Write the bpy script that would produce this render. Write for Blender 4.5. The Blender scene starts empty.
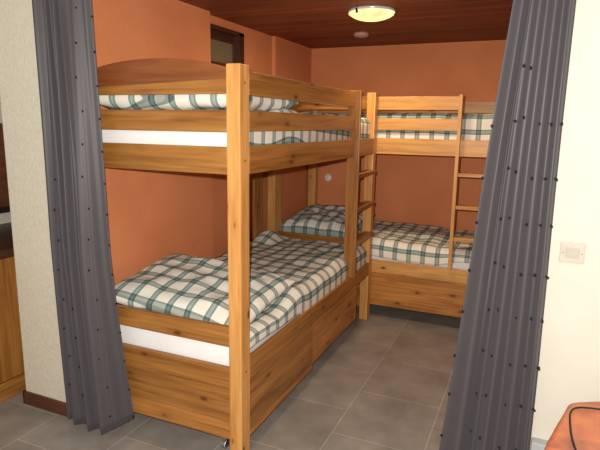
import bpy, bmesh, math, random
from mathutils import Vector, Matrix, noise

# ------------------------------------------------------------------ camera, world, light
scene = bpy.context.scene
COL = scene.collection
cam_d = bpy.data.cameras.new('camera'); cam = bpy.data.objects.new('camera', cam_d); COL.objects.link(cam)
cam_d.sensor_width = 36.0; cam_d.lens = 530.0/600.0*36.0; cam_d.clip_start = 0.02
R_ = Vector((0.9146927, 0.40388135, 0.01473515)); U_ = Vector((-0.08874163, 0.16514117, 0.98226947)); F_ = Vector((-0.39428694, 0.89978233, -0.18689451))
CAM = Vector((1.1222784, -1.93020079, 1.54066359))
m = Matrix((R_, U_, -F_)).transposed().to_4x4(); m.translation = CAM
cam.matrix_world = m
scene.camera = cam

world = bpy.data.worlds.new('world'); scene.world = world; world.use_nodes = True
bg = world.node_tree.nodes['Background']
bg.inputs[0].default_value = (1.0, 0.93, 0.84, 1); bg.inputs[1].default_value = 0.15

# the camera's own flash, just above and left of the lens
fl = bpy.data.lights.new('camera_flash', 'POINT'); fl.energy = 118; fl.color = (1.0, 0.95, 0.87); fl.shadow_soft_size = 0.012
flo = bpy.data.objects.new('camera_flash', fl); COL.objects.link(flo)
flo.location = CAM + U_*0.055 - R_*0.035 + F_*0.03

vs = scene.view_settings
vs.view_transform = 'Standard'; vs.look = 'None'; vs.gamma = 1.0; vs.exposure = 1.4; vs.use_curve_mapping = False

# ------------------------------------------------------------------ materials
def new_mat(name, rough=0.6, spec=0.5):
    mt = bpy.data.materials.new(name); mt.use_nodes = True
    nt = mt.node_tree; b = nt.nodes['Principled BSDF']
    b.inputs['Roughness'].default_value = rough
    b.inputs['Specular IOR Level'].default_value = spec
    return mt, nt, b
def N(nt, typ, **k):
    n = nt.nodes.new(typ)
    for a, v in k.items(): setattr(n, a, v)
    return n
def ramp(nt, fac, stops, interp='LINEAR'):
    r = N(nt, 'ShaderNodeValToRGB'); r.color_ramp.interpolation = interp
    e = r.color_ramp.elements
    while len(e) < len(stops): e.new(0.5)
    for i, (p, c) in enumerate(stops):
        e[i].position = p; e[i].color = (c[0], c[1], c[2], 1) if not isinstance(c, (int, float)) else (c, c, c, 1)
    nt.links.new(fac, r.inputs[0]); return r.outputs[0]
def mix(nt, fac, a, b, mode='MIX'):
    x = N(nt, 'ShaderNodeMix', data_type='RGBA', blend_type=mode)
    for sock, v in ((x.inputs[0], fac), (x.inputs[6], a), (x.inputs[7], b)):
        if hasattr(v, 'node'): nt.links.new(v, sock)
        elif isinstance(v, (int, float)): sock.default_value = v
        else: sock.default_value = (v[0], v[1], v[2], 1)
    return x.outputs[2]
def bump(nt, b, h, strength, dist=0.01):
    bn = N(nt, 'ShaderNodeBump'); bn.inputs['Strength'].default_value = strength; bn.inputs['Distance'].default_value = dist
    nt.links.new(h, bn.inputs['Height']); nt.links.new(bn.outputs[0], b.inputs['Normal'])
def mapping(nt, src, scale=(1,1,1), loc=(0,0,0), rot=(0,0,0)):
    mp = N(nt, 'ShaderNodeMapping'); mp.inputs['Scale'].default_value = scale; mp.inputs['Location'].default_value = loc; mp.inputs['Rotation'].default_value = rot
    nt.links.new(src, mp.inputs[0]); return mp.outputs[0]
def math_(nt, op, a, b=None, clamp=False):
    x = N(nt, 'ShaderNodeMath', operation=op); x.use_clamp = clamp
    for i, v in enumerate((a, b)):
        if v is None: continue
        if hasattr(v, 'node'): nt.links.new(v, x.inputs[i])
        else: x.inputs[i].default_value = v
    return x.outputs[0]

def wood(name, light, mid, dark, knot=(0.10, 0.03, 0.012), rough=0.38, knots=True, spec=0.4, planks=0.0, glued=0.0):
    mt, nt, b = new_mat(name, rough, spec)
    uv = N(nt, 'ShaderNodeTexCoord').outputs['UV']
    n1 = N(nt, 'ShaderNodeTexNoise'); n1.inputs['Scale'].default_value = 1.0; n1.inputs['Detail'].default_value = 5; n1.inputs['Distortion'].default_value = 0.6
    nt.links.new(mapping(nt, uv, (2.2, 38, 1)), n1.inputs['Vector'])
    n2 = N(nt, 'ShaderNodeTexNoise'); n2.inputs['Scale'].default_value = 1.0; n2.inputs['Detail'].default_value = 3
    nt.links.new(mapping(nt, uv, (5, 170, 1)), n2.inputs['Vector'])
    n3 = N(nt, 'ShaderNodeTexNoise'); n3.inputs['Scale'].default_value = 1.0; n3.inputs['Detail'].default_value = 2
    nt.links.new(mapping(nt, uv, (1.1, 9, 1), (3.1, 1.7, 0)), n3.inputs['Vector'])
    c = ramp(nt, n1.outputs[0], [(0.3, dark), (0.48, mid), (0.68, light)])
    c = mix(nt, 0.35, c, ramp(nt, n3.outputs[0], [(0.35, dark), (0.65, light)]))
    c = mix(nt, 0.55, c, ramp(nt, n2.outputs[0], [(0.35, 0.72), (0.6, 1.0)]), 'MULTIPLY')
    if glued:
        wv = N(nt, 'ShaderNodeSeparateXYZ'); nt.links.new(uv, wv.inputs[0])
        q = math_(nt, 'DIVIDE', wv.outputs[1], glued)
        wn = N(nt, 'ShaderNodeTexWhiteNoise', noise_dimensions='1D'); nt.links.new(math_(nt, 'FLOOR', q), wn.inputs['W'])
        c = mix(nt, 1.0, c, ramp(nt, wn.outputs[0], [(0.0, 0.72), (1.0, 1.22)]), 'MULTIPLY')
        c = mix(nt, 0.8, c, ramp(nt, math_(nt, 'FRACT', q), [(0.0, 0.55), (0.03, 1.0), (0.97, 1.0), (1.0, 0.55)]), 'MULTIPLY')
    if planks:
        wv = N(nt, 'ShaderNodeSeparateXYZ'); nt.links.new(uv, wv.inputs[0])
        f = math_(nt, 'FRACT', math_(nt, 'DIVIDE', wv.outputs[1], planks))
        g = ramp(nt, f, [(0.0, 0.12), (0.05, 1.0), (0.95, 1.0), (1.0, 0.12)])
        c = mix(nt, 0.9, c, g, 'MULTIPLY')
    if knots:
        vo = N(nt, 'ShaderNodeTexVoronoi'); vo.inputs['Scale'].default_value = 1.0; vo.inputs['Randomness'].default_value = 1.0
        nt.links.new(mapping(nt, uv, (5.0, 11, 1)), vo.inputs['Vector'])
        core = ramp(nt, vo.outputs['Distance'], [(0.0, 1.0), (0.08, 1.0), (0.14, 0.0)])
        halo = ramp(nt, vo.outputs['Distance'], [(0.08, 1.0), (0.36, 0.0)])
        sp = N(nt, 'ShaderNodeSeparateColor'); nt.links.new(vo.outputs['Color'], sp.inputs[0])
        on = math_(nt, 'GREATER_THAN', sp.outputs[0], 0.18)
        c = mix(nt, math_(nt, 'MULTIPLY', math_(nt, 'MULTIPLY', halo, on), 0.45), c, dark)
        c = mix(nt, math_(nt, 'MULTIPLY', math_(nt, 'MULTIPLY', core, on), 0.85), c, knot)
    nt.links.new(c, b.inputs['Base Color'])
    bump(nt, b, n2.outputs[0], 0.12, 0.002)
    return mt

PINE = wood('lacquered_pine', (0.43, 0.192, 0.046), (0.32, 0.128, 0.027), (0.185, 0.062, 0.012))
PANEL = wood('glued_pine_boards', (0.54, 0.240, 0.060), (0.41, 0.165, 0.038), (0.22, 0.076, 0.016), glued=0.093)
PINE_POST = wood('light_lacquered_pine', (0.74, 0.38, 0.120), (0.62, 0.295, 0.082), (0.44, 0.180, 0.044))
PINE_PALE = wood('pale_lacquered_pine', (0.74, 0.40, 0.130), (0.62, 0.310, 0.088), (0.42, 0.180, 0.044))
PINE_RED = wood('honey_brown_pine', (0.27, 0.088, 0.026), (0.22, 0.066, 0.019), (0.165, 0.046, 0.013))
CEIL = wood('red_brown_boards', (0.34, 0.092, 0.038), (0.25, 0.062, 0.026), (0.13, 0.028, 0.013), rough=0.55, spec=0.25, knots=False, planks=0.096, glued=0.096)
DARKWOOD = wood('dark_brown_wood', (0.09, 0.035, 0.018), (0.07, 0.025, 0.013), (0.04, 0.015, 0.008), knots=False)
SKIRT = wood('brown_skirting', (0.14, 0.05, 0.025), (0.11, 0.038, 0.018), (0.07, 0.024, 0.012), knots=False)

def plaster(name, col, col2, scale=9, bscale=90, bs=0.25, rough=0.85):
    mt, nt, b = new_mat(name, rough, 0.2)
    tc = N(nt, 'ShaderNodeTexCoord').outputs['Object']
    n = N(nt, 'ShaderNodeTexNoise'); n.inputs['Scale'].default_value = scale; n.inputs['Detail'].default_value = 6; nt.links.new(tc, n.inputs['Vector'])
    nt.links.new(ramp(nt, n.outputs[0], [(0.3, col2), (0.7, col)]), b.inputs['Base Color'])
    n2 = N(nt, 'ShaderNodeTexNoise'); n2.inputs['Scale'].default_value = bscale; n2.inputs['Detail'].default_value = 3; nt.links.new(tc, n2.inputs['Vector'])
    bump(nt, b, n2.outputs[0], bs, 0.006)
    return mt
ORANGE = plaster('orange_plaster', (0.70, 0.260, 0.112), (0.61, 0.212, 0.086), 2.5, 60, 0.22)
WHITEWALL = plaster('rough_white_plaster', (0.66, 0.61, 0.50), (0.60, 0.55, 0.45), 60, 75, 0.4)
CREAMWALL = plaster('cream_white_plaster', (0.60, 0.565, 0.49), (0.57, 0.535, 0.46), 5, 120, 0.1)

def tiles():
    mt, nt, b = new_mat('grey_stone_tiles', 0.36, 0.45)
    tc = N(nt, 'ShaderNodeTexCoord').outputs['Object']
    sx = N(nt, 'ShaderNodeSeparateXYZ'); nt.links.new(tc, sx.inputs[0])
    cb = N(nt, 'ShaderNodeCombineXYZ')
    nt.links.new(math_(nt, 'ADD', sx.outputs[1], 10*0.476-0.63), cb.inputs[0])
    nt.links.new(math_(nt, 'ADD', sx.outputs[0], 12*0.46-0.30), cb.inputs[1])
    br = N(nt, 'ShaderNodeTexBrick'); br.offset = 0.5; br.offset_frequency = 2; br.squash = 1.0
    br.inputs['Scale'].default_value = 1.0; br.inputs['Mortar Size'].default_value = 0.0028; br.inputs['Mortar Smooth'].default_value = 0.3
    br.inputs['Brick Width'].default_value = 0.476; br.inputs['Row Height'].default_value = 0.46; br.inputs['Bias'].default_value = 0
    br.inputs['Color1'].default_value = (0.240, 0.212, 0.186, 1); br.inputs['Color2'].default_value = (0.280, 0.247, 0.217, 1); br.inputs['Mortar'].default_value = (0.40, 0.36, 0.32, 1)
    nt.links.new(cb.outputs[0], br.inputs['Vector'])
    n = N(nt, 'ShaderNodeTexNoise'); n.inputs['Scale'].default_value = 4.5; n.inputs['Detail'].default_value = 8; n.inputs['Roughness'].default_value = 0.6; nt.links.new(tc, n.inputs['Vector'])
    c = mix(nt, 1.0, br.outputs[0], ramp(nt, n.outputs[0], [(0.3, 0.72), (0.7, 1.22)]), 'MULTIPLY')
    nt.links.new(c, b.inputs['Base Color'])
    inv = math_(nt, 'SUBTRACT', 1.0, br.outputs['Fac'])
    h = math_(nt, 'ADD', inv, math_(nt, 'MULTIPLY', n.outputs[0], 0.25))
    bump(nt, b, h, 0.35, 0.003)
    return mt
TILES = tiles()

def gingham():
    mt, nt, b = new_mat('green_checked_cotton', 0.9, 0.1)
    uv = N(nt, 'ShaderNodeTexCoord').outputs['UV']
    sx = N(nt, 'ShaderNodeSeparateXYZ'); nt.links.new(uv, sx.inputs[0])
    P = 0.110
    def band(o, s0, s1, lo, ln):
        f = math_(nt, 'FRACT', math_(nt, 'DIVIDE', o, P))
        return ramp(nt, f, [(0.0, 1.0), (s0-0.01, 1.0), (s0+0.01, ln), (s0+0.05, ln), (s0+0.07, lo), (s1-0.07, lo), (s1-0.05, ln), (s1-0.01, ln), (s1+0.01, 1.0)])
    u = band(sx.outputs[0], 0.30, 0.66, 0.0, 0.0)
    def line(o, s0, s1):
        f = math_(nt, 'FRACT', math_(nt, 'DIVIDE', o, P))
        body = ramp(nt, f, [(0.0, 0.0), (s0, 0.0), (s0+0.02, 0.95), (s0+0.09, 0.95), (s0+0.11, 0.72), (s1-0.11, 0.72), (s1-0.09, 0.95), (s1-0.02, 0.95), (s1, 0.0)])
        return body
    bu = line(sx.outputs[0], 0.30, 0.64); bv = line(sx.outputs[1], 0.30, 0.64)
    c = mix(nt, math_(nt, 'MULTIPLY', bu, 0.9), (0.80, 0.755, 0.66), (0.10, 0.205, 0.195))
    c2 = mix(nt, math_(nt, 'MULTIPLY', bv, 0.85), (1, 1, 1), (0.16, 0.25, 0.27))
    c = mix(nt, 1.0, c, c2, 'MULTIPLY')
    n = N(nt, 'ShaderNodeTexNoise'); n.inputs['Scale'].default_value = 900; nt.links.new(uv, n.inputs['Vector'])
    nt.links.new(c, b.inputs['Base Color']); bump(nt, b, n.outputs[0], 0.15, 0.001)
    return mt
PLAID = gingham()

def plain(name, col, rough=0.6, spec=0.4, metal=0.0, nscale=0, ns=0.1, emit=None, es=0):
    mt, nt, b = new_mat(name, rough, spec)
    tc = N(nt, 'ShaderNodeTexCoord').outputs['Object']
    n = N(nt, 'ShaderNodeTexNoise'); n.inputs['Scale'].default_value = nscale or 20; n.inputs['Detail'].default_value = 3; nt.links.new(tc, n.inputs['Vector'])
    nt.links.new(mix(nt, 1.0, col, ramp(nt, n.outputs[0], [(0.3, 1-ns), (0.7, 1.0)]), 'MULTIPLY'), b.inputs['Base Color'])
    b.inputs['Metallic'].default_value = metal
    if emit:
        nt.links.new(mix(nt, 1.0, emit, ramp(nt, n.outputs[0], [(0.35, 0.45), (0.65, 1.0)]), 'MULTIPLY'), b.inputs['Emission Color']); b.inputs['Emission Strength'].default_value = es
    return mt
SHEET = plain('white_sheet', (0.84, 0.83, 0.84), 0.9, 0.1, nscale=8, ns=0.05)
WHITEPL = plain('white_plastic', (0.50, 0.46, 0.39), 0.35)
WHITEPL3 = plain('bright_white_plastic', (0.85, 0.83, 0.78), 0.4)
WHITEPL2 = plain('cream_plastic', (0.43, 0.395, 0.32), 0.35)
GREYPL = plain('grey_plastic', (0.40, 0.42, 0.42), 0.4)
BLACK = plain('black_plastic', (0.012, 0.010, 0.010), 0.5)
SCREW = plain('dull_steel', (0.5, 0.5, 0.5), 0.35, metal=1.0)
CHROME = plain('white_lamp_plate', (0.72, 0.72, 0.76), 0.25, metal=0.3)
TUFT = plain('dark_tuft_yarn', (0.018, 0.016, 0.022), 0.9, 0.1)
GLOW = plain('alabaster_glass', (0.85, 0.70, 0.42), 0.3, nscale=9, ns=0.2, emit=(1.0, 0.72, 0.30), es=0.62)
GLASS_T = plain('dim_window_pane', (0.22, 0.17, 0.10), 0.12, 0.5, nscale=6, ns=0.12)

def curtain_mat():
    mt, nt, b = new_mat('grey_satin_cloth', 0.5, 0.35)
    uv = N(nt, 'ShaderNodeTexCoord').outputs['UV']
    sx = N(nt, 'ShaderNodeSeparateXYZ'); nt.links.new(uv, sx.inputs[0])
    c = (0.056, 0.050, 0.056)
    f = math_(nt, 'FRACT', math_(nt, 'DIVIDE', sx.outputs[1], 0.147))
    c = mix(nt, 1.0, c, ramp(nt, f, [(0.0, 1.12), (0.012, 1.0), (0.988, 1.0), (1.0, 1.12)]), 'MULTIPLY')
    nt.links.new(c, b.inputs['Base Color'])
    b.inputs['Sheen Weight'].default_value = 0.1
    return mt
CURTAIN = curtain_mat()

def cloth_orange():
    mt, nt, b = new_mat('terracotta_tablecloth', 0.42, 0.4)
    tc = N(nt, 'ShaderNodeTexCoord').outputs['Object']
    n = N(nt, 'ShaderNodeTexNoise'); n.inputs['Scale'].default_value = 7; n.inputs['Detail'].default_value = 4; nt.links.new(tc, n.inputs['Vector'])
    c = ramp(nt, n.outputs[0], [(0.38, (0.26, 0.095, 0.065)), (0.5, (0.50, 0.15, 0.07)), (0.62, (0.62, 0.20, 0.08))])
    nt.links.new(c, b.inputs['Base Color'])
    return mt
TERRA = cloth_orange()

# ------------------------------------------------------------------ helpers
rnd = random.Random(7)
def link(name, me, parent=None):
    o = bpy.data.objects.new(name, me); COL.objects.link(o)
    if parent: o.parent = parent
    return o
def thing(name, label, cat, loc=(0,0,0), rz=0, group=None):
    o = link(name, None); o.location = loc; o.rotation_euler = (0,0,rz); o['label'] = label; o['category'] = cat
    if group: o['group'] = group
    return o
def tag(o, label, cat, group=None):
    o['label'] = label; o['category'] = cat
    if group: o['group'] = group
    return o
def finish(name, bm, mt, parent=None, smooth=False):
    me = bpy.data.meshes.new(name); bmesh.ops.recalc_face_normals(bm, faces=bm.faces[:]); bm.to_mesh(me); bm.free()
    me.materials.append(mt)
    if smooth:
        for p in me.polygons: p.use_smooth = True
    return link(name, me, parent)
def uv_box(bm, faces, axis):
    """wood grain coordinates in metres, u along the grain axis"""
    lay = bm.loops.layers.uv.verify(); ou, ov = rnd.uniform(0, 60), rnd.uniform(0, 60)
    for f in faces:
        n = f.normal; k = max(range(3), key=lambda i: abs(n[i]))
        oth = [i for i in range(3) if i != axis]
        for lp in f.loops:
            c = lp.vert.co
            if k == axis: lp[lay].uv = (c[oth[0]]*1.0+ou, c[oth[1]]+ov)
            else:
                j = [i for i in oth if i != k][0]
                lp[lay].uv = (c[axis]+ou, c[j]+ov+k*3.3)
def add_box(bm, lo, hi, axis=None, bevel=0.003):
    """box from lo to hi; axis = grain direction (longest side by default)"""
    tmp = bmesh.new(); bmesh.ops.create_cube(tmp, size=1.0)
    s = [hi[i]-lo[i] for i in range(3)]
    for v in tmp.verts: v.co = Vector([lo[i]+(v.co[i]+0.5)*s[i] for i in range(3)])
    if bevel: bmesh.ops.bevel(tmp, geom=tmp.edges[:]+tmp.verts[:], offset=min(bevel, min(s)*0.3), segments=2, profile=0.6, affect='EDGES')
    tmp.normal_update()
    uv_box(tmp, tmp.faces, axis if axis is not None else max(range(3), key=lambda i: s[i]))
    me = bpy.data.meshes.new('t'); tmp.to_mesh(me); tmp.free(); bm.from_mesh(me); bpy.data.meshes.remove(me)
def box(name, lo, hi, mt, parent=None, axis=None, bevel=0.003):
    bm = bmesh.new(); bm.loops.layers.uv.verify(); add_box(bm, lo, hi, axis, bevel)
    return finish(name, bm, mt, parent)
def boxes(name, lst, mt, parent=None, bevel=0.003):
    bm = bmesh.new(); bm.loops.layers.uv.verify()
    for it in lst: add_box(bm, it[0], it[1], it[2] if len(it) > 2 else None, bevel)
    return finish(name, bm, mt, parent)
def struct(o): o['kind'] = 'structure'; return o
def add_lathe(bm, prof, seg=48, axis='Z', at=(0,0,0), caps=True):
    rings = []
    for r, h in prof:
        ring = []
        for i in range(seg):
            a = 2*math.pi*i/seg; p = (r*math.cos(a), r*math.sin(a), h)
            if axis == 'Y': p = (p[0], h, p[1])
            if axis == 'X': p = (h, p[0], p[1])
            ring.append(bm.verts.new(Vector(p)+Vector(at)))
        rings.append(ring)
    for a, b in zip(rings, rings[1:]):
        for i in range(seg): bm.faces.new((a[i], a[(i+1)%seg], b[(i+1)%seg], b[i]))
    if caps: bm.faces.new(rings[0]); bm.faces.new(rings[-1])
def lathe(name, prof, mt, parent=None, seg=48, axis='Z', at=(0,0,0), smooth=True):
    bm = bmesh.new(); add_lathe(bm, prof, seg, axis, at); return finish(name, bm, mt, parent, smooth)
def tube(name, pts, r, mt, parent=None, seg=10):
    bm = bmesh.new(); P = [Vector(p) for p in pts]
    # smooth the path
    for _ in range(3):
        Q = [P[0]]
        for a, b in zip(P, P[1:]): Q += [a*0.75+b*0.25, a*0.25+b*0.75]
        P = Q+[P[-1]]
    rings = []; up = Vector((0.3, 0.2, 1)).normalized()
    for i, p in enumerate(P):
        t = (P[min(i+1, len(P)-1)]-P[max(i-1, 0)]).normalized()
        a = t.cross(up).normalized(); b = a.cross(t)
        rings.append([bm.verts.new(p+(a*math.cos(2*math.pi*k/seg)+b*math.sin(2*math.pi*k/seg))*r) for k in range(seg)])
    for a, b in zip(rings, rings[1:]):
        for k in range(seg): bm.faces.new((a[k], a[(k+1)%seg], b[(k+1)%seg], b[k]))
    bm.faces.new(rings[0]); bm.faces.new(rings[-1])
    return finish(name, bm, mt, parent, True)
def copy_tree(o, parent=None):
    c = o.copy(); COL.objects.link(c); c.parent = parent
    for ch in list(o.children): copy_tree(ch, c)
    return c

# ------------------------------------------------------------------ the room
XW, YW, ZC = -0.955, 3.03, 2.262
struct(box('floor', (-3.2, -3.2, -0.06), (3.4, 3.2, 0.0), TILES, bevel=0))
struct(box('ceiling', (-1.1, 0.0, ZC), (1.35, 3.2, ZC+0.05), CEIL, axis=0, bevel=0))
struct(box('wall_back', (-1.1, YW, 0), (1.35, YW+0.15, ZC), ORANGE, bevel=0))
# left wall: near part stands forward, then the recess with the little window, then the far part
WY0, WY1, WZ0, WZ1 = 1.14, 1.745, 1.93, 2.205
XR = -0.985
struct(boxes('wall_left', [((-1.1, 0.1, 0), (-0.925, 1.21, ZC)),
    ((-1.1, 1.21, 0), (XR, 2.24, WZ0)), ((-1.1, 1.21, WZ1), (XR, 2.24, ZC)), ((-1.1, WY1, WZ0), (XR, 2.24, WZ1)),
    ((-1.1, 2.24, 0), (XW, YW, ZC))], ORANGE, bevel=0))
struct(box('wall_right', (1.2, 0.38, 0), (1.35, YW, ZC), ORANGE, bevel=0))
struct(box('wall_right_front', (1.2, 0.2, 0), (3.4, 0.38, 2.5), CREAMWALL, bevel=0.004))
struct(box('wall_left_front', (-1.335, -0.06, 0), (-0.95, 0.10, 2.5), WHITEWALL, bevel=0.006))
struct(boxes('baseboard_left', [((-1.345, -0.072, 0), (-0.945, -0.06, 0.075)), ((-1.347, -0.072, 0), (-1.335, 0.10, 0.075))], SKIRT, bevel=0.002))
struct(box('wall_kitchen', (-2.2, -1.6, 0), (-2.1, 1.6, 2.5), CREAMWALL, bevel=0))
struct(box('wall_kitchen_end', (-2.1, 1.2, 0), (-1.1, 1.3, 2.5), CREAMWALL, bevel=0))
# little interior window in the left wall
win = struct(boxes('window_1', [((-1.03, 1.215, WZ1-0.028), (-0.972, WY1, WZ1)), ((-1.03, 1.215, WZ0), (-0.972, WY1, WZ0+0.03)),
    ((-1.03, WY1-0.075, WZ0), (-0.972, WY1, WZ1)), ((-1.03, 1.215, WZ0), (-0.972, 1.235, WZ1))], DARKWOOD, bevel=0.003))
pane = box('window_pane', (-1.05, 1.225, WZ0+0.01), (-1.035, WY1-0.03, WZ1-0.01), GLASS_T, win, bevel=0)
rl = box('pane_reflection', (-1.034, 1.235, WZ1-0.085), (-1.02, WY1-0.07, WZ1-0.02), DARKWOOD, win)  # dark strip standing in for the ceiling's reflection across the top of the pane

# ------------------------------------------------------------------ bunk beds (local: front faces +X, head end at y = 0)
W, LEN, PX, PY, H = 0.90, 2.075, 0.066, 0.080, 1.780
T = 0.024
def make_bed():
    t = thing('bunk_bed', 'pine bunk bed nearest the camera, along the left wall, ladder at its far end', 'bunk bed', (0, 0, 0))
    for x0 in (-PX, -W):
        for y0 in (0, LEN-PY):
            box('post', (x0, y0, 0.0), (x0+PX, y0+PY, H), PINE_POST, t, axis=2, bevel=0.006)
    yi0, yi1 = PY, LEN-PY
    xi0, xi1 = -W+PX, -PX
    # long sides
    box('side_rail', (-T, yi0, 1.325), (0, yi1, 1.445), PINE, t)
    box('side_rail', (-T, yi0, 0.375), (0, yi1, 0.478), PINE, t)
    box('side_rail', (-W, yi0, 1.325), (-W+T, yi1, 1.445), PINE, t)
    box('side_rail', (-W, yi0, 0.375), (-W+T, yi1, 0.478), PINE, t)
    for z0, z1 in ((1.507, 1.595), (1.657, 1.755)):
        box('guard_rail', (-T, yi0, z0), (0, 1.52, z1), PINE, t)
        box('guard_rail', (-W, yi0, z0), (-W+T, yi1, z1), PINE, t)
    # ends
    for y0, y1 in ((0.004, 0.004+T), (LEN-0.004-T, LEN-0.004)):
        box('end_rail', (xi0, y0, 1.325), (xi1, y1, 1.442), PINE, t)
        box('end_rail', (xi0, y0, 1.502), (xi1, y1, 1.594), PINE, t)
        box('end_rail', (xi0, y0, 0.545), (xi1, y1, 0.640), PINE, t)
        box('end_rail', (xi0, y0, 0.335), (xi1, y1, 0.441), PINE, t)
        e = box('end_panel', (xi0, y0, 0.085), (xi1, y1, 0.333), PANEL, t, axis=0)
        if y0 > 1: 
            box('end_rail', (xi0, y0, 1.657), (xi1, y1, 1.755), PINE, t)
            continue
        # arched head board: darker bowed board above a straight lighter strip
        bm = bmesh.new(); lay = bm.loops.layers.uv.verify(); n = 40; top = []; bot = []
        for i in range(n+1):
            x = xi0+(xi1-xi0)*i/n; u = (x-(-W/2))/((xi1-xi0)/2)
            zt = 1.766+0.047*(1-abs(u)**2.2)
            zb = 1.694+0.030*(i/n)*0.9
            top.append((x, zt)); bot.append((x, zb))
        def slab(lo_, hi_, ya, yb, nm, mt):
            bm = bmesh.new(); lay = bm.loops.layers.uv.verify()
            a = [bm.verts.new((x, ya, z)) for x, z in lo_]; b = [bm.verts.new((x, ya, z)) for x, z in hi_]
            c = [bm.verts.new((x, yb, z)) for x, z in lo_]; d = [bm.verts.new((x, yb, z)) for x, z in hi_]
            for i in range(len(lo_)-1):
                bm.faces.new((a[i], a[i+1], b[i+1], b[i])); bm.faces.new((c[i], d[i], d[i+1], c[i+1]))
                bm.faces.new((b[i], b[i+1], d[i+1], d[i])); bm.faces.new((a[i], c[i], c[i+1], a[i+1]))
            bm.faces.new((a[0], b[0], d[0], c[0])); bm.faces.new((a[-1], c[-1], d[-1], b[-1]))
            bm.normal_update(); uv_box(bm, bm.faces, 0)
            o = finish(nm, bm, mt, t); return o
        slab(bot, top, 0.010, 0.034, 'arched_headboard', PINE_RED)
        slab([(x, 1.660) for x, _ in bot], bot, 0.008, 0.036, 'headboard_strip', PINE)
    # wall side upright matching the ladder stile
    box('upright', (-W+T, 1.69, 0.36), (-W+T+0.022, 1.82, 1.755), PINE, t, axis=2)
    # ladder: stile + treads
    ls = box('ladder', (-0.050, 1.520, 0.480), (0.036, 1.546, 1.765), PINE, t, axis=2, bevel=0.004)
    for z in (0.700, 0.940, 1.180):
        box('rung', (-0.050, 1.546, z), (0.030, LEN-PY, z+0.027), PINE, ls, axis=1)
    # slatted bases
    for z in (1.345, 0.375):
        lst = [((-W+T, yi0, z), (-W+T+0.03, yi1, z+0.02)), ((-T-0.03, yi0, z), (-T, yi1, z+0.02))]
        lst += [((-W+T, 0.10+k*0.115, z+0.02), (-T, 0.17+k*0.115, z+0.035)) for k in range(17)]
        boxes('slatted_base', lst, PINE, t)
    # two bed drawers under the lower bunk
    for a, b, xo, zb in ((0.075, 0.850, 0.0, 0.082), (0.860, 1.745, -0.012, 0.10)):
        d = boxes('drawer', [((xo-0.022, a, zb), (xo, b, 0.372), 1), ((-0.80, a+0.02, 0.09), (xo-0.022, a+0.035, 0.30)), ((-0.80, b-0.035, 0.09), (xo-0.022, b-0.02, 0.30)),
                             ((-0.82, a+0.02, 0.09), (-0.80, b-0.02, 0.30)), ((-0.80, a+0.035, 0.09), (xo-0.022, b-0.035, 0.10))], PANEL, t)
        for cx in ((-0.12, -0.70) if a < 0.5 else (-0.35, -0.70)):
            for cy in ((0.050 if a < 0.5 else a+0.09), b-0.09):
                bm = bmesh.new(); add_lathe(bm, [(0.006, -0.009), (0.020, -0.009), (0.022, -0.006), (0.022, 0.006), (0.020, 0.009), (0.006, 0.009)], 20, 'X', (cx, cy, 0.022))
                add_box(bm, (cx-0.012, cy-0.010, 0.038), (cx+0.012, cy+0.010, 0.09))
                finish('caster', bm, SCREW, d)
    # screw caps
    for y, z in ((0.04, 1.705), (0.04, 1.385), (0.04, 0.425)):
        lathe('screw_cap', [(0.0055, 0.0), (0.0055, 0.0015), (0.003, 0.0025)], PINE_RED, t, 14, 'X', (0.0, y, z))
    return t
bedA = make_bed()
bedB = copy_tree(bedA)
bedB.location = (-0.928, 2.100, 0); bedB.rotation_euler = (0, 0, -math.pi/2)
for ch in [c for c in bedB.children if c.name.startswith('upright')]: bpy.data.objects.remove(ch)
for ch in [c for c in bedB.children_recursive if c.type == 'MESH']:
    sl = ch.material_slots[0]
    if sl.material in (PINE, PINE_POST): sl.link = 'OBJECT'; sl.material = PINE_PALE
bedB['label'] = 'pine bunk bed standing across the back wall, its ladder beside the right curtain'
bedA['group'] = bedB['group'] = 'pine bunk beds'

# ------------------------------------------------------------------ bedding
def bed_matrix(which):
    return Matrix.Identity(4) if which == 'A' else Matrix.Translation((-0.928, 2.100, 0)) @ Matrix.Rotation(-math.pi/2, 4, 'Z')
def mattress(which, z0, z1, label):
    x0, x1, y0, y1 = -W+T+0.012, -T-0.012, 0.034, LEN-0.05
    x0, x1 = -0.862, -0.048
    bm = bmesh.new(); n = 28
    def pt(i, j, top):
        u = i/n; v = j/(n*2)
        x = x0+(x1-x0)*u; y = y0+(y1-y0)*v
        return x, y
    # rounded slab by bevelled box plus soft sag
    add_box(bm, (x0, y0, z0), (x1, y1, z1), 1, 0.0)
    bmesh.ops.bevel(bm, geom=bm.edges[:], offset=0.028, segments=4, profile=0.5, affect='EDGES')
    bmesh.ops.subdivide_edges(bm, edges=[e for e in bm.edges if e.calc_length() > 0.3], cuts=14, use_grid_fill=True)
    for v in bm.verts:
        q = noise.noise(v.co*7)*0.004; v.co.z += q*(1 if v.co.z > (z0+z1)/2 else 0); v.co.x += noise.noise(v.co*9+Vector((3, 0, 0)))*0.002
    bm.transform(bed_matrix(which))
    o = finish('mattress', bm, SHEET, None, True); return tag(o, label, 'mattress', 'white mattresses')

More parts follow.
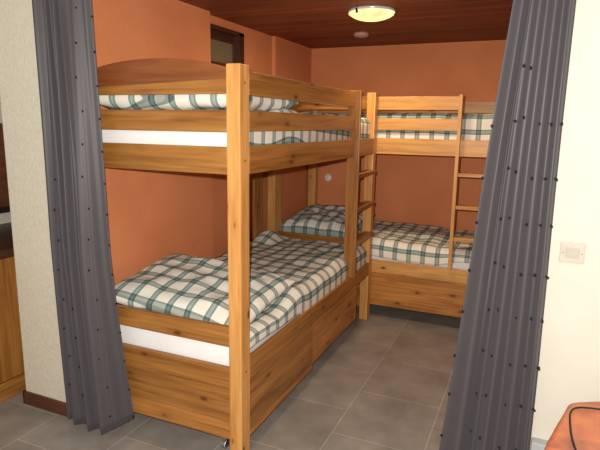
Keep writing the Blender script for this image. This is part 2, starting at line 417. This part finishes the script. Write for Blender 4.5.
def axis_profile(a0, a1, d0, d1, r, n):
    """positions along one axis of a sheet that runs over [a0,a1] and drops d0 / d1 at its ends"""
    out = []
    L0 = (d0-r)+math.pi/2*r if d0 > r else 0; L1 = (d1-r)+math.pi/2*r if d1 > r else 0
    flat = (a1-a0)-(r if L0 else 0)-(r if L1 else 0)
    tot = L0+flat+L1
    for i in range(n+1):
        s = tot*i/n
        def side(q, L, d):      # q = length from the hem
            if q < d-r: return 0.0, d-q, 1
            th = (q-(d-r))/r
            return r*(1-math.cos(th)), r*(1-math.sin(th)), 1
        if L0 and s < L0: off, dr, _ = side(s, L0, d0); out.append((a0+off, dr, s, -1))
        elif L1 and s > L0+flat: off, dr, _ = side(tot-s, L1, d1); out.append((a1-off, dr, s, 1))
        else: out.append((a0+(r if L0 else 0)+(s-L0), 0.0, s, 0))
    return out
def duvet(which, x0, x1, y0, y1, dx0, dx1, dy0, dy1, ztop, label, r=0.05, seed=0, amp=0.012, rot=0.0, thick=0.016, hem=None, uo=0.0):
    nx, ny = 56, 110
    PXs = axis_profile(x0, x1, dx0, dx1, r, nx); PYs = axis_profile(y0, y1, dy0, dy1, r, ny)
    bm = bmesh.new(); lay = bm.loops.layers.uv.verify(); g = []
    for i, (x, dx, s, sx) in enumerate(PXs):
        row = []
        for j, (y, dy, q, sy) in enumerate(PYs):
            d = max(dx, dy)
            if hem and dx > 0 and sx > 0: d = max(dx*(ztop(x, y)-hem(x, y))/dx1, dy)
            p = Vector((x*4.0+seed, y*4.0, seed*1.3))
            w = noise.noise(p)*amp*1.2+noise.noise(p*2.6)*amp*0.7+noise.noise(Vector((x*5+y*9, y*3-x*8, seed)))*amp*0.6
            fall = max(0.0, 1-d/0.06)
            z = ztop(x, y)*1.0-d
            if d > 0.03: z += noise.noise(Vector((s*3+q*5, seed, 2)))*0.006*(d/0.1)
            xx = x+(noise.noise(p*1.7+Vector((9, 0, 0)))*0.004 if sx else 0); yy = y
            if sx > 0: xx = min(xx, x1)
            v = bm.verts.new((xx, yy, z+w*(0.3+0.7*fall))); row.append((v, (s, q)))
        g.append(row)
    ca, sa = math.cos(rot), math.sin(rot)
    for i in range(nx):
        for j in range(ny):
            qs = (g[i][j], g[i+1][j], g[i+1][j+1], g[i][j+1])
            f = bm.faces.new([a[0] for a in qs])
            for lp, a in zip(f.loops, qs): lp[lay].uv = (a[1][0]*ca-a[1][1]*sa+5+uo, a[1][0]*sa+a[1][1]*ca+5)
    bm.normal_update()
    me = bpy.data.meshes.new('duvet'); bm.transform(bed_matrix(which)); bm.to_mesh(me); bm.free(); me.materials.append(PLAID)
    for p in me.polygons: p.use_smooth = True
    o = link('duvet', me)
    so = o.modifiers.new('solid', 'SOLIDIFY'); so.thickness = thick; so.offset = -1
    return tag(o, label, 'duvet', 'green checked duvets')
def pillow(which, cx, cy, cz, hx, hy, h, label, tilt=(0, 0, 0), seed=0, p=4.6, ex=0.45, rot=0.0, zfloor=None):
    n = 44; bm = bmesh.new(); lay = bm.loops.layers.uv.verify(); grids = []
    rotm = Matrix.Rotation(tilt[2], 4, 'Z') @ Matrix.Rotation(tilt[1], 4, 'Y') @ Matrix.Rotation(tilt[0], 4, 'X')
    def make(sg):
        rows = []
        for i in range(n+1):
            row = []
            for j in range(n+1):
                u = math.sin((i/n*2-1)*math.pi/2); v = math.sin((j/n*2-1)*math.pi/2)
                tt = max(0.0, (1-abs(u)**p))**ex*max(0.0, (1-abs(v)**p))**ex
                pin = 1-0.05*(1-abs(v)**2)*abs(u)**4; pin2 = 1-0.05*(1-abs(u)**2)*abs(v)**4
                w = (noise.noise(Vector((u*2.2+seed, v*2.2, seed*2.0)))*0.16+noise.noise(Vector((u*4+v*3+seed, v*5-u*2, sg)))*0.11)
                z = sg*h*tt*(1+w*1.6)+noise.noise(Vector((u*3, v*3, seed)))*0.006
                c = rotm @ Vector((u*hx*pin, v*hy*pin2, z)); c += Vector((cx, cy, cz))
                if zfloor is not None: c.z = max(c.z, zfloor)
                row.append((c, (u*hx, v*hy)))
            rows.append(row)
        return rows
    top = make(1); bot = make(-1); vt = {}
    def vert(k, i, j):
        edge = i in (0, n) or j in (0, n)
        key = ('e', i, j) if edge else (k, i, j)
        if key not in vt: vt[key] = bm.verts.new((top if k == 't' or edge else bot)[i][j][0])
        return vt[key]
    ca, sa = math.cos(rot), math.sin(rot)
    for k, G in (('t', top), ('b', bot)):
        for i in range(n):
            for j in range(n):
                idx = [(i, j), (i+1, j), (i+1, j+1), (i, j+1)]
                if k == 'b': idx.reverse()
                f = bm.faces.new([vert(k, a, b) for a, b in idx])
                for lp, (a, b) in zip(f.loops, idx):
                    q = G[a][b][1]; lp[lay].uv = (q[0]*ca-q[1]*sa+3, q[0]*sa+q[1]*ca+3)
    bm.transform(bed_matrix(which))
    o = finish('pillow', bm, PLAID, None, True)
    return tag(o, label, 'pillow', 'green checked pillows')

mattress('A', 0.412, 0.560, 'white sheeted mattress on the lower bunk of the nearest bed')
mattress('A', 1.382, 1.535, 'white sheeted mattress on the upper bunk of the nearest bed')
mattress('B', 0.412, 0.540, 'white sheeted mattress on the lower bunk of the bed against the back wall')
mattress('B', 1.382, 1.535, 'white sheeted mattress on the upper bunk of the bed against the back wall')
def sm(a, b, t):
    t = min(1.0, max(0.0, (t-a)/(b-a))); return t*t*(3-2*t)
duvet('A', -0.866, -0.016, 0.07, 1.985, 0.06, 0.150, 0.0, 0.09, lambda x, y: 0.572+0.046*sm(0.45, 0.75, y)+0.012*math.sin(3.1*(x+0.87)/0.85)+0.075*math.exp(-((x+0.80)/0.10)**2-((y-1.80)/0.13)**2), 'green and white checked duvet spread on the lower bunk of the nearest bed', r=0.065, seed=3, amp=0.013,
      hem=lambda x, y: 0.505-0.015*sm(0.3, 0.6, y)-0.04*sm(0.62, 0.85, y))
pillow('A', -0.455, 0.360, 0.667, 0.415, 0.320, 0.074, 'large green checked pillow at the near end of the lower bunk, beside the left curtain', (0.13, 0.085, 0.02), 5, p=3.4, ex=0.5, rot=0.05)
duvet('A', -0.866, -0.031, 0.10, 1.985, 0.05, 0.20, 0.0, 0.09, lambda x, y: 1.580+0.040*sm(0.30, 0.55, y)-0.028*sm(0.55, 1.0, y), 'checked duvet on the upper bunk of the nearest bed, behind its guard rails', r=0.05, seed=8, amp=0.006, uo=0.045, rot=0.06)
pillow('A', -0.450, 0.35, 1.648, 0.420, 0.314, 0.068, 'green checked pillow on the upper bunk below the arched headboard of the nearest bed', (0.0, 0.0, 0), 9, rot=0.2)
duvet('B', -0.866, -0.012, 0.66, 1.99, 0.05, 0.14, 0.05, 0.05, lambda x, y: 0.640-0.02*(y-0.7), 'green and white checked duvet on the lower bunk of the bed against the back wall', r=0.075, seed=12, amp=0.014,
      hem=lambda x, y: 0.506-0.022*sm(0.9, 1.2, y)+0.055*sm(1.40, 1.62, y))
pillow('B', -0.42, 0.38, 0.668, 0.35, 0.35, 0.100, 'plump green checked pillow at the left end of the lower bunk by the back wall', (0, 0.13, 0.0), 15, rot=0.0)
duvet('B', -0.866, -0.031, 0.12, 1.985, 0.05, 0.20, 0.02, 0.05, lambda x, y: 1.632, 'green and white checked duvet on the upper bunk of the bed against the back wall', r=0.05, seed=21, amp=0.010, uo=0.05)

# ------------------------------------------------------------------ curtains
def spline(ctrl, s):
    for a, b in zip(ctrl, ctrl[1:]):
        if s <= b[0]+1e-9:
            t = (s-a[0])/(b[0]-a[0]); t = t*t*(3-2*t); return a[1]*(1-t)+b[1]*t
    return ctrl[-1][1]
def curtain(name, xl, xr, yf, top, bot, zt, zb, tufts, label, seed, hem=lambda s: 0.0, ts=1.0):
    t = thing(name, label, 'curtain', (xl(1.0), yf(1.0), zb))
    off = Vector(t.location)
    nx, nz = 150, 50
    def pos(s, z):
        k = (z-zb)/(zt-zb)
        d = spline(top, s)*k+spline(bot, s)*(1-k)
        d += noise.noise(Vector((s*5+seed, z*0.7, 0)))*0.006
        wob = noise.noise(Vector((0.3, z*1.1, seed)))*0.006
        return Vector((xl(z)+(xr(z)-xl(z))*s+wob, yf(z)+d, z))
    bm = bmesh.new(); lay = bm.loops.layers.uv.verify(); g = []
    for j in range(nz+1):
        k = j/nz; zz = lambda s: zb+hem(s)*(1-k)**4+(zt-zb)*k
        g.append([(bm.verts.new(pos(i/nx, zz(i/nx))-off), (i/nx*1.0, zz(i/nx))) for i in range(nx+1)])
    for j in range(nz):
        for i in range(nx):
            q = (g[j][i], g[j][i+1], g[j+1][i+1], g[j+1][i]); f = bm.faces.new([a[0] for a in q])
            for lp, a in zip(f.loops, q): lp[lay].uv = a[1]
    me = bpy.data.meshes.new('cloth'); bm.normal_update(); bm.to_mesh(me); bm.free(); me.materials.append(CURTAIN)
    for p in me.polygons: p.use_smooth = True
    c = link('cloth', me, t); so = c.modifiers.new('solid', 'SOLIDIFY'); so.thickness = 0.0015; so.offset = 0
    # little dark yarn tufts
    bm = bmesh.new()
    for k in range(5):
        a = k*1.3; d = Vector((math.cos(a)*0.5, -0.8, math.sin(a)*0.6-0.2)).normalized()
        p0 = Vector((0, 0.002, 0)); p1 = p0+d*0.008
        side = d.cross(Vector((0, 0, 1))).normalized()*0.0017; up = d.cross(side).normalized()*0.0017
        vs_ = [bm.verts.new(p+q) for p in (p0, p1) for q in (side, up, -side, -up)]
        for q in range(4): bm.faces.new((vs_[q], vs_[(q+1)%4], vs_[4+(q+1)%4], vs_[4+q]))
        bm.faces.new(vs_[4:]); bm.faces.new(vs_[:4])
    tf = finish('tuft', bm, TUFT, t); first = True
    rr = random.Random(seed)
    for s, z in tufts:
        o = tf if first else tf.copy()
        if not first: COL.objects.link(o)
        first = False; o.parent = t
        o.location = pos(min(1, max(0, s)), z)+Vector((0, -0.003, 0))-off
        o.scale = (ts, ts, ts*1.2)
        o.rotation_euler = (rr.uniform(-.6, .6), rr.uniform(-.8, .8), rr.uniform(-.8, .8))
    return t
topL = [(0, .03), (.10, -.01), (.20, .022), (.30, .0), (.36, -.026), (.40, .015), (.445, -.026), (.485, .015), (.53, -.026), (.58, .015), (.65, -.035), (.80, -.005), (.93, .02), (1, .045)]
botL = [(0, .02), (.10, -.01), (.19, .035), (.26, -.04), (.36, -.01), (.44, .04), (.53, -.05), (.60, -.01), (.67, .045), (.76, -.06), (.86, -.01), (.95, .05), (1, .075)]
tl = []
for k in range(14):
    z = 2.020-k*0.1455
    if z > 0.1: tl += [(0.86-(0.02*(k % 3)), z), (1.0, z-0.034)]
    if k > 4 and z > 0.15: tl += [(0.27+0.03*(k % 2), z-0.02)]
    if k > 8 and z > 0.15: tl += [(0.52, z-0.05)]
curtain('curtain', lambda z: -1.018+(0.03*max(0, (1.0-z))), lambda z: -0.694+0.010*(2.1-z)+0.098*max(0, (0.95-z))**1.3, lambda z: -0.115, topL, botL, 2.20, 0.035, tl,
        'dark grey tufted curtain hanging on the left beside the white pillar', 2, lambda s: 0.05*max(0, s-0.7)/0.3)
topR = [(0, .0), (.17, -.014), (.27, .030), (.31, .0), (.43, -.014), (.55, .010), (.69, -.016), (.81, .010), (.92, -.012), (1, .008)]
botR = [(0, .01), (.22, -.030), (.38, .045), (.51, -.025), (.62, .022), (.75, -.028), (.86, .020), (.95, -.015), (1, .015)]
tr = []
for k in range(11):
    z = 1.74-k*0.176
    if z > 0.1: 
        for s in (0.0, 0.33, 0.45, 0.68, 0.86, 1.0): 
            if k == 0 and s in (0.0, 0.68, 0.86, 1.0): continue
            tr.append((s, z-0.02*(s > .6)-0.03*(s < .1)+0.01*((k+int(s*10)) % 2)))
curtain('curtain', lambda z: 1.012-0.082*(2.0-z)+0.0*z, lambda z: 1.200, lambda z: 0.105, topR, botR, 2.20, 0.035, tr,
        'grey tufted curtain hanging on the right beside the white wall with the light switch', 11, ts=1.15)
rod = thing('curtain_rod', 'curtain rod above the opening, holding both grey curtains', 'curtain rod', (0.09, 0.0, 2.225))
bm = bmesh.new(); add_lathe(bm, [(0.012, -1.12), (0.012, 1.20)], 20, 'X'); finish('rod', bm, SCREW, rod, True)
for xx in (-1.02, 1.15): boxes('bracket', [((xx-0.01, -0.012, 0.0), (xx+0.01, 0.012, 0.037+0.0))], SCREW, rod)

# ------------------------------------------------------------------ ceiling lamp, smoke detector, wall cap, switch
lamp = thing('ceiling_light', 'round alabaster glass ceiling light, lit, fixed to the red-brown board ceiling', 'ceiling light', (0.085, 1.53, ZC))
lathe('mounting_plate', [(0.150, -0.001), (0.152, -0.008), (0.150, -0.016), (0.14, -0.018)], CHROME, lamp, 64)
lathe('glass_bowl', [(0.146, -0.017), (0.149, -0.022), (0.140, -0.028), (0.122, -0.040), (0.10, -0.049), (0.07, -0.057), (0.035, -0.062), (0.004, -0.063)], GLOW, lamp, 64)
for a in (-1.95, 0.15, 2.25):
    bm = bmesh.new(); c, s = math.cos(a), math.sin(a)
    add_box(bm, (0.140, -0.006, -0.036), (0.156, 0.006, -0.006)); bm.transform(Matrix.Rotation(a, 4, 'Z')); finish('clip', bm, BLACK, lamp)
pl = bpy.data.lights.new('lamp_bulb', 'AREA'); pl.shape = 'DISK'; pl.size = 0.26; pl.energy = 4.8; pl.color = (1.0, 0.76, 0.48)
plo = bpy.data.objects.new('lamp_bulb', pl); COL.objects.link(plo); plo.parent = lamp; plo.location = (0, 0, -0.072)

sm = thing('smoke_detector', 'small round brown-white smoke detector on the ceiling behind the lamp', 'smoke detector', (-0.232, 2.32, ZC))
lathe('detector_body', [(0.060, 0.0), (0.060, -0.018), (0.054, -0.028), (0.030, -0.032)], plain('dusky_plastic', (0.50, 0.30, 0.22), 0.5), sm, 40)
lathe('detector_grille', [(0.028, -0.032), (0.026, -0.038), (0.012, -0.040)], plain('dusky_plastic_light', (0.36, 0.20, 0.14), 0.5), sm, 32)

cap = thing('wall_vent', 'small round white cover on the orange back wall', 'wall vent', (-0.752, YW, 1.020))
lathe('cover_plate', [(0.036, 0.0), (0.036, -0.006), (0.032, -0.010), (0.020, -0.011)], WHITEPL3, cap, 40, 'Y')
lathe('cover_centre', [(0.017, -0.010), (0.016, -0.014), (0.004, -0.015)], WHITEPL3, cap, 32, 'Y')

sw = thing('light_switch', 'square cream light switch on the white wall right of the curtain', 'light switch', (1.2775, 0.2, 1.094))
box('switch_plate', (-0.041, -0.008, -0.038), (0.041, 0.0, 0.038), WHITEPL, sw, bevel=0.003)
box('switch_rocker', (-0.022, -0.013, -0.018), (0.022, -0.008, 0.018), WHITEPL2, sw, bevel=0.002)
for xx in (-0.031, 0.031): lathe('screw', [(0.003, -0.007), (0.003, -0.0095), (0.001, -0.010)], SCREW, sw, 12, 'Y', (xx, 0, 0.0))

# ------------------------------------------------------------------ kitchen corner at far left
cab = thing('kitchen_cabinet', 'honey pine kitchen cabinet behind the white pillar at the left edge', 'cabinet', (-1.46, -0.2, 0))
box('carcass', (-0.60, -0.6, 0.0), (-0.02, 1.35, 0.815), PINE_RED, cab, axis=1)
box('plinth', (-0.02, -0.6, 0.0), (0.0, 1.35, 0.105), PINE, cab, axis=1)
for k in range(2):
    d = box('door', (-0.02, -0.58+k*0.98, 0.112), (0.0, 0.36+k*0.98, 0.80), PINE, cab, axis=2)
    lathe('knob', [(0.008, 0.0), (0.012, 0.012), (0.016, 0.02), (0.010, 0.026)], DARKWOOD, d, 20, 'X', (0.0, -0.48+k*0.98, 0.70))
tag(box('countertop', (-2.098, -0.82, 0.817), (-1.42, 1.17, 0.857), DARKWOOD), 'dark brown kitchen countertop on the pine cabinet behind the pillar', 'countertop')
cup = thing('dish_rack', 'dark brown wooden wall shelf above the countertop at the left edge', 'shelf', (-2.098, 0.3, 1.02))
box('shelf_body', (0.0, -0.55, 0.0), (0.30, 0.85, 0.50), SKIRT, cup, axis=1)
box('shelf_bottom', (-0.0, -0.56, -0.03), (0.31, 0.86, -0.001), BLACK, cup, axis=1)
cup.name = 'wall_shelf'

# ------------------------------------------------------------------ side table with cloth, cord, grey socket box
TC = Vector((1.655, -0.25, 0)); TZ = 0.60; TR = 0.41
tb = thing('side_table', 'round side table under a terracotta cloth in the lower right corner', 'table', TC)
lathe('tabletop', [(TR*0.93-0.006, TZ-0.03), (TR*0.93, TZ-0.024), (TR*0.93, TZ-0.006), (TR*0.93-0.006, TZ)], PINE, tb, 64)
lathe('pedestal', [(0.20, 0.0), (0.20, 0.03), (0.05, 0.06), (0.04, 0.3), (0.05, TZ-0.05), (0.16, TZ-0.03)], PINE, tb, 32)
def octo(a):
    q = (a-math.radians(143)) % (math.pi/4)-math.pi/8
    return 1.035*min(math.cos(math.pi/8)/math.cos(q), 0.985)
bm = bmesh.new(); rings = []; seg = 160
for r, dz, fold in [(0.004, 0.004, 0), (0.15, 0.004, 0), (0.30, 0.004, 0), (TR-0.01, 0.004, 0), (TR+0.006, -0.003, 0.0), (TR+0.014, -0.03, 0.2), (TR+0.022, -0.10, 0.6), (TR+0.035, -0.2, 1.0), (TR+0.05, -0.30, 1.3)]:
    ring = []
    for i in range(seg):
        a = 2*math.pi*i/seg; rr_ = r*octo(a)+0.010*fold*math.sin(a*9+1.2)
        ring.append(bm.verts.new((TC.x+rr_*math.cos(a), TC.y+rr_*math.sin(a), TZ+dz+noise.noise(Vector((r*6*math.cos(a), r*6*math.sin(a), 4)))*0.003*(fold == 0))))
    rings.append(ring)
bm.faces.new(rings[0])
for a, b in zip(rings, rings[1:]):
    for i in range(seg): bm.faces.new((a[i], a[(i+1) % seg], b[(i+1) % seg], b[i]))
tcl = finish('tablecloth', bm, TERRA, None, True)
so = tcl.modifiers.new('solid', 'SOLIDIFY'); so.thickness = 0.003; so.offset = 1
tag(tcl, 'shiny terracotta tablecloth over the round table in the lower right corner', 'tablecloth')
tag(tube('power_cord', [(1.312, -0.34, 0.612), (1.300, -0.25, 0.613), (1.300, -0.16, 0.613), (1.303, -0.085, 0.613), (1.322, -0.04, 0.613), (1.375, -0.022, 0.613), (1.46, -0.015, 0.613), (1.60, -0.04, 0.613), (1.78, -0.12, 0.613)], 0.0032, BLACK), 'thin black cord lying over the terracotta tablecloth', 'cord')
so = thing('wall_socket', 'grey wall socket low on the white wall, beside the right curtain', 'socket', (1.243, 0.2, 0.300))
box('socket_box', (-0.035, -0.045, -0.045), (0.040, 0.0, 0.035), GREYPL, so, bevel=0.006)
lathe('plug_hole', [(0.016, -0.0455), (0.016, -0.047), (0.010, -0.0475)], BLACK, so, 24, 'Y', (0.0, 0, -0.01))
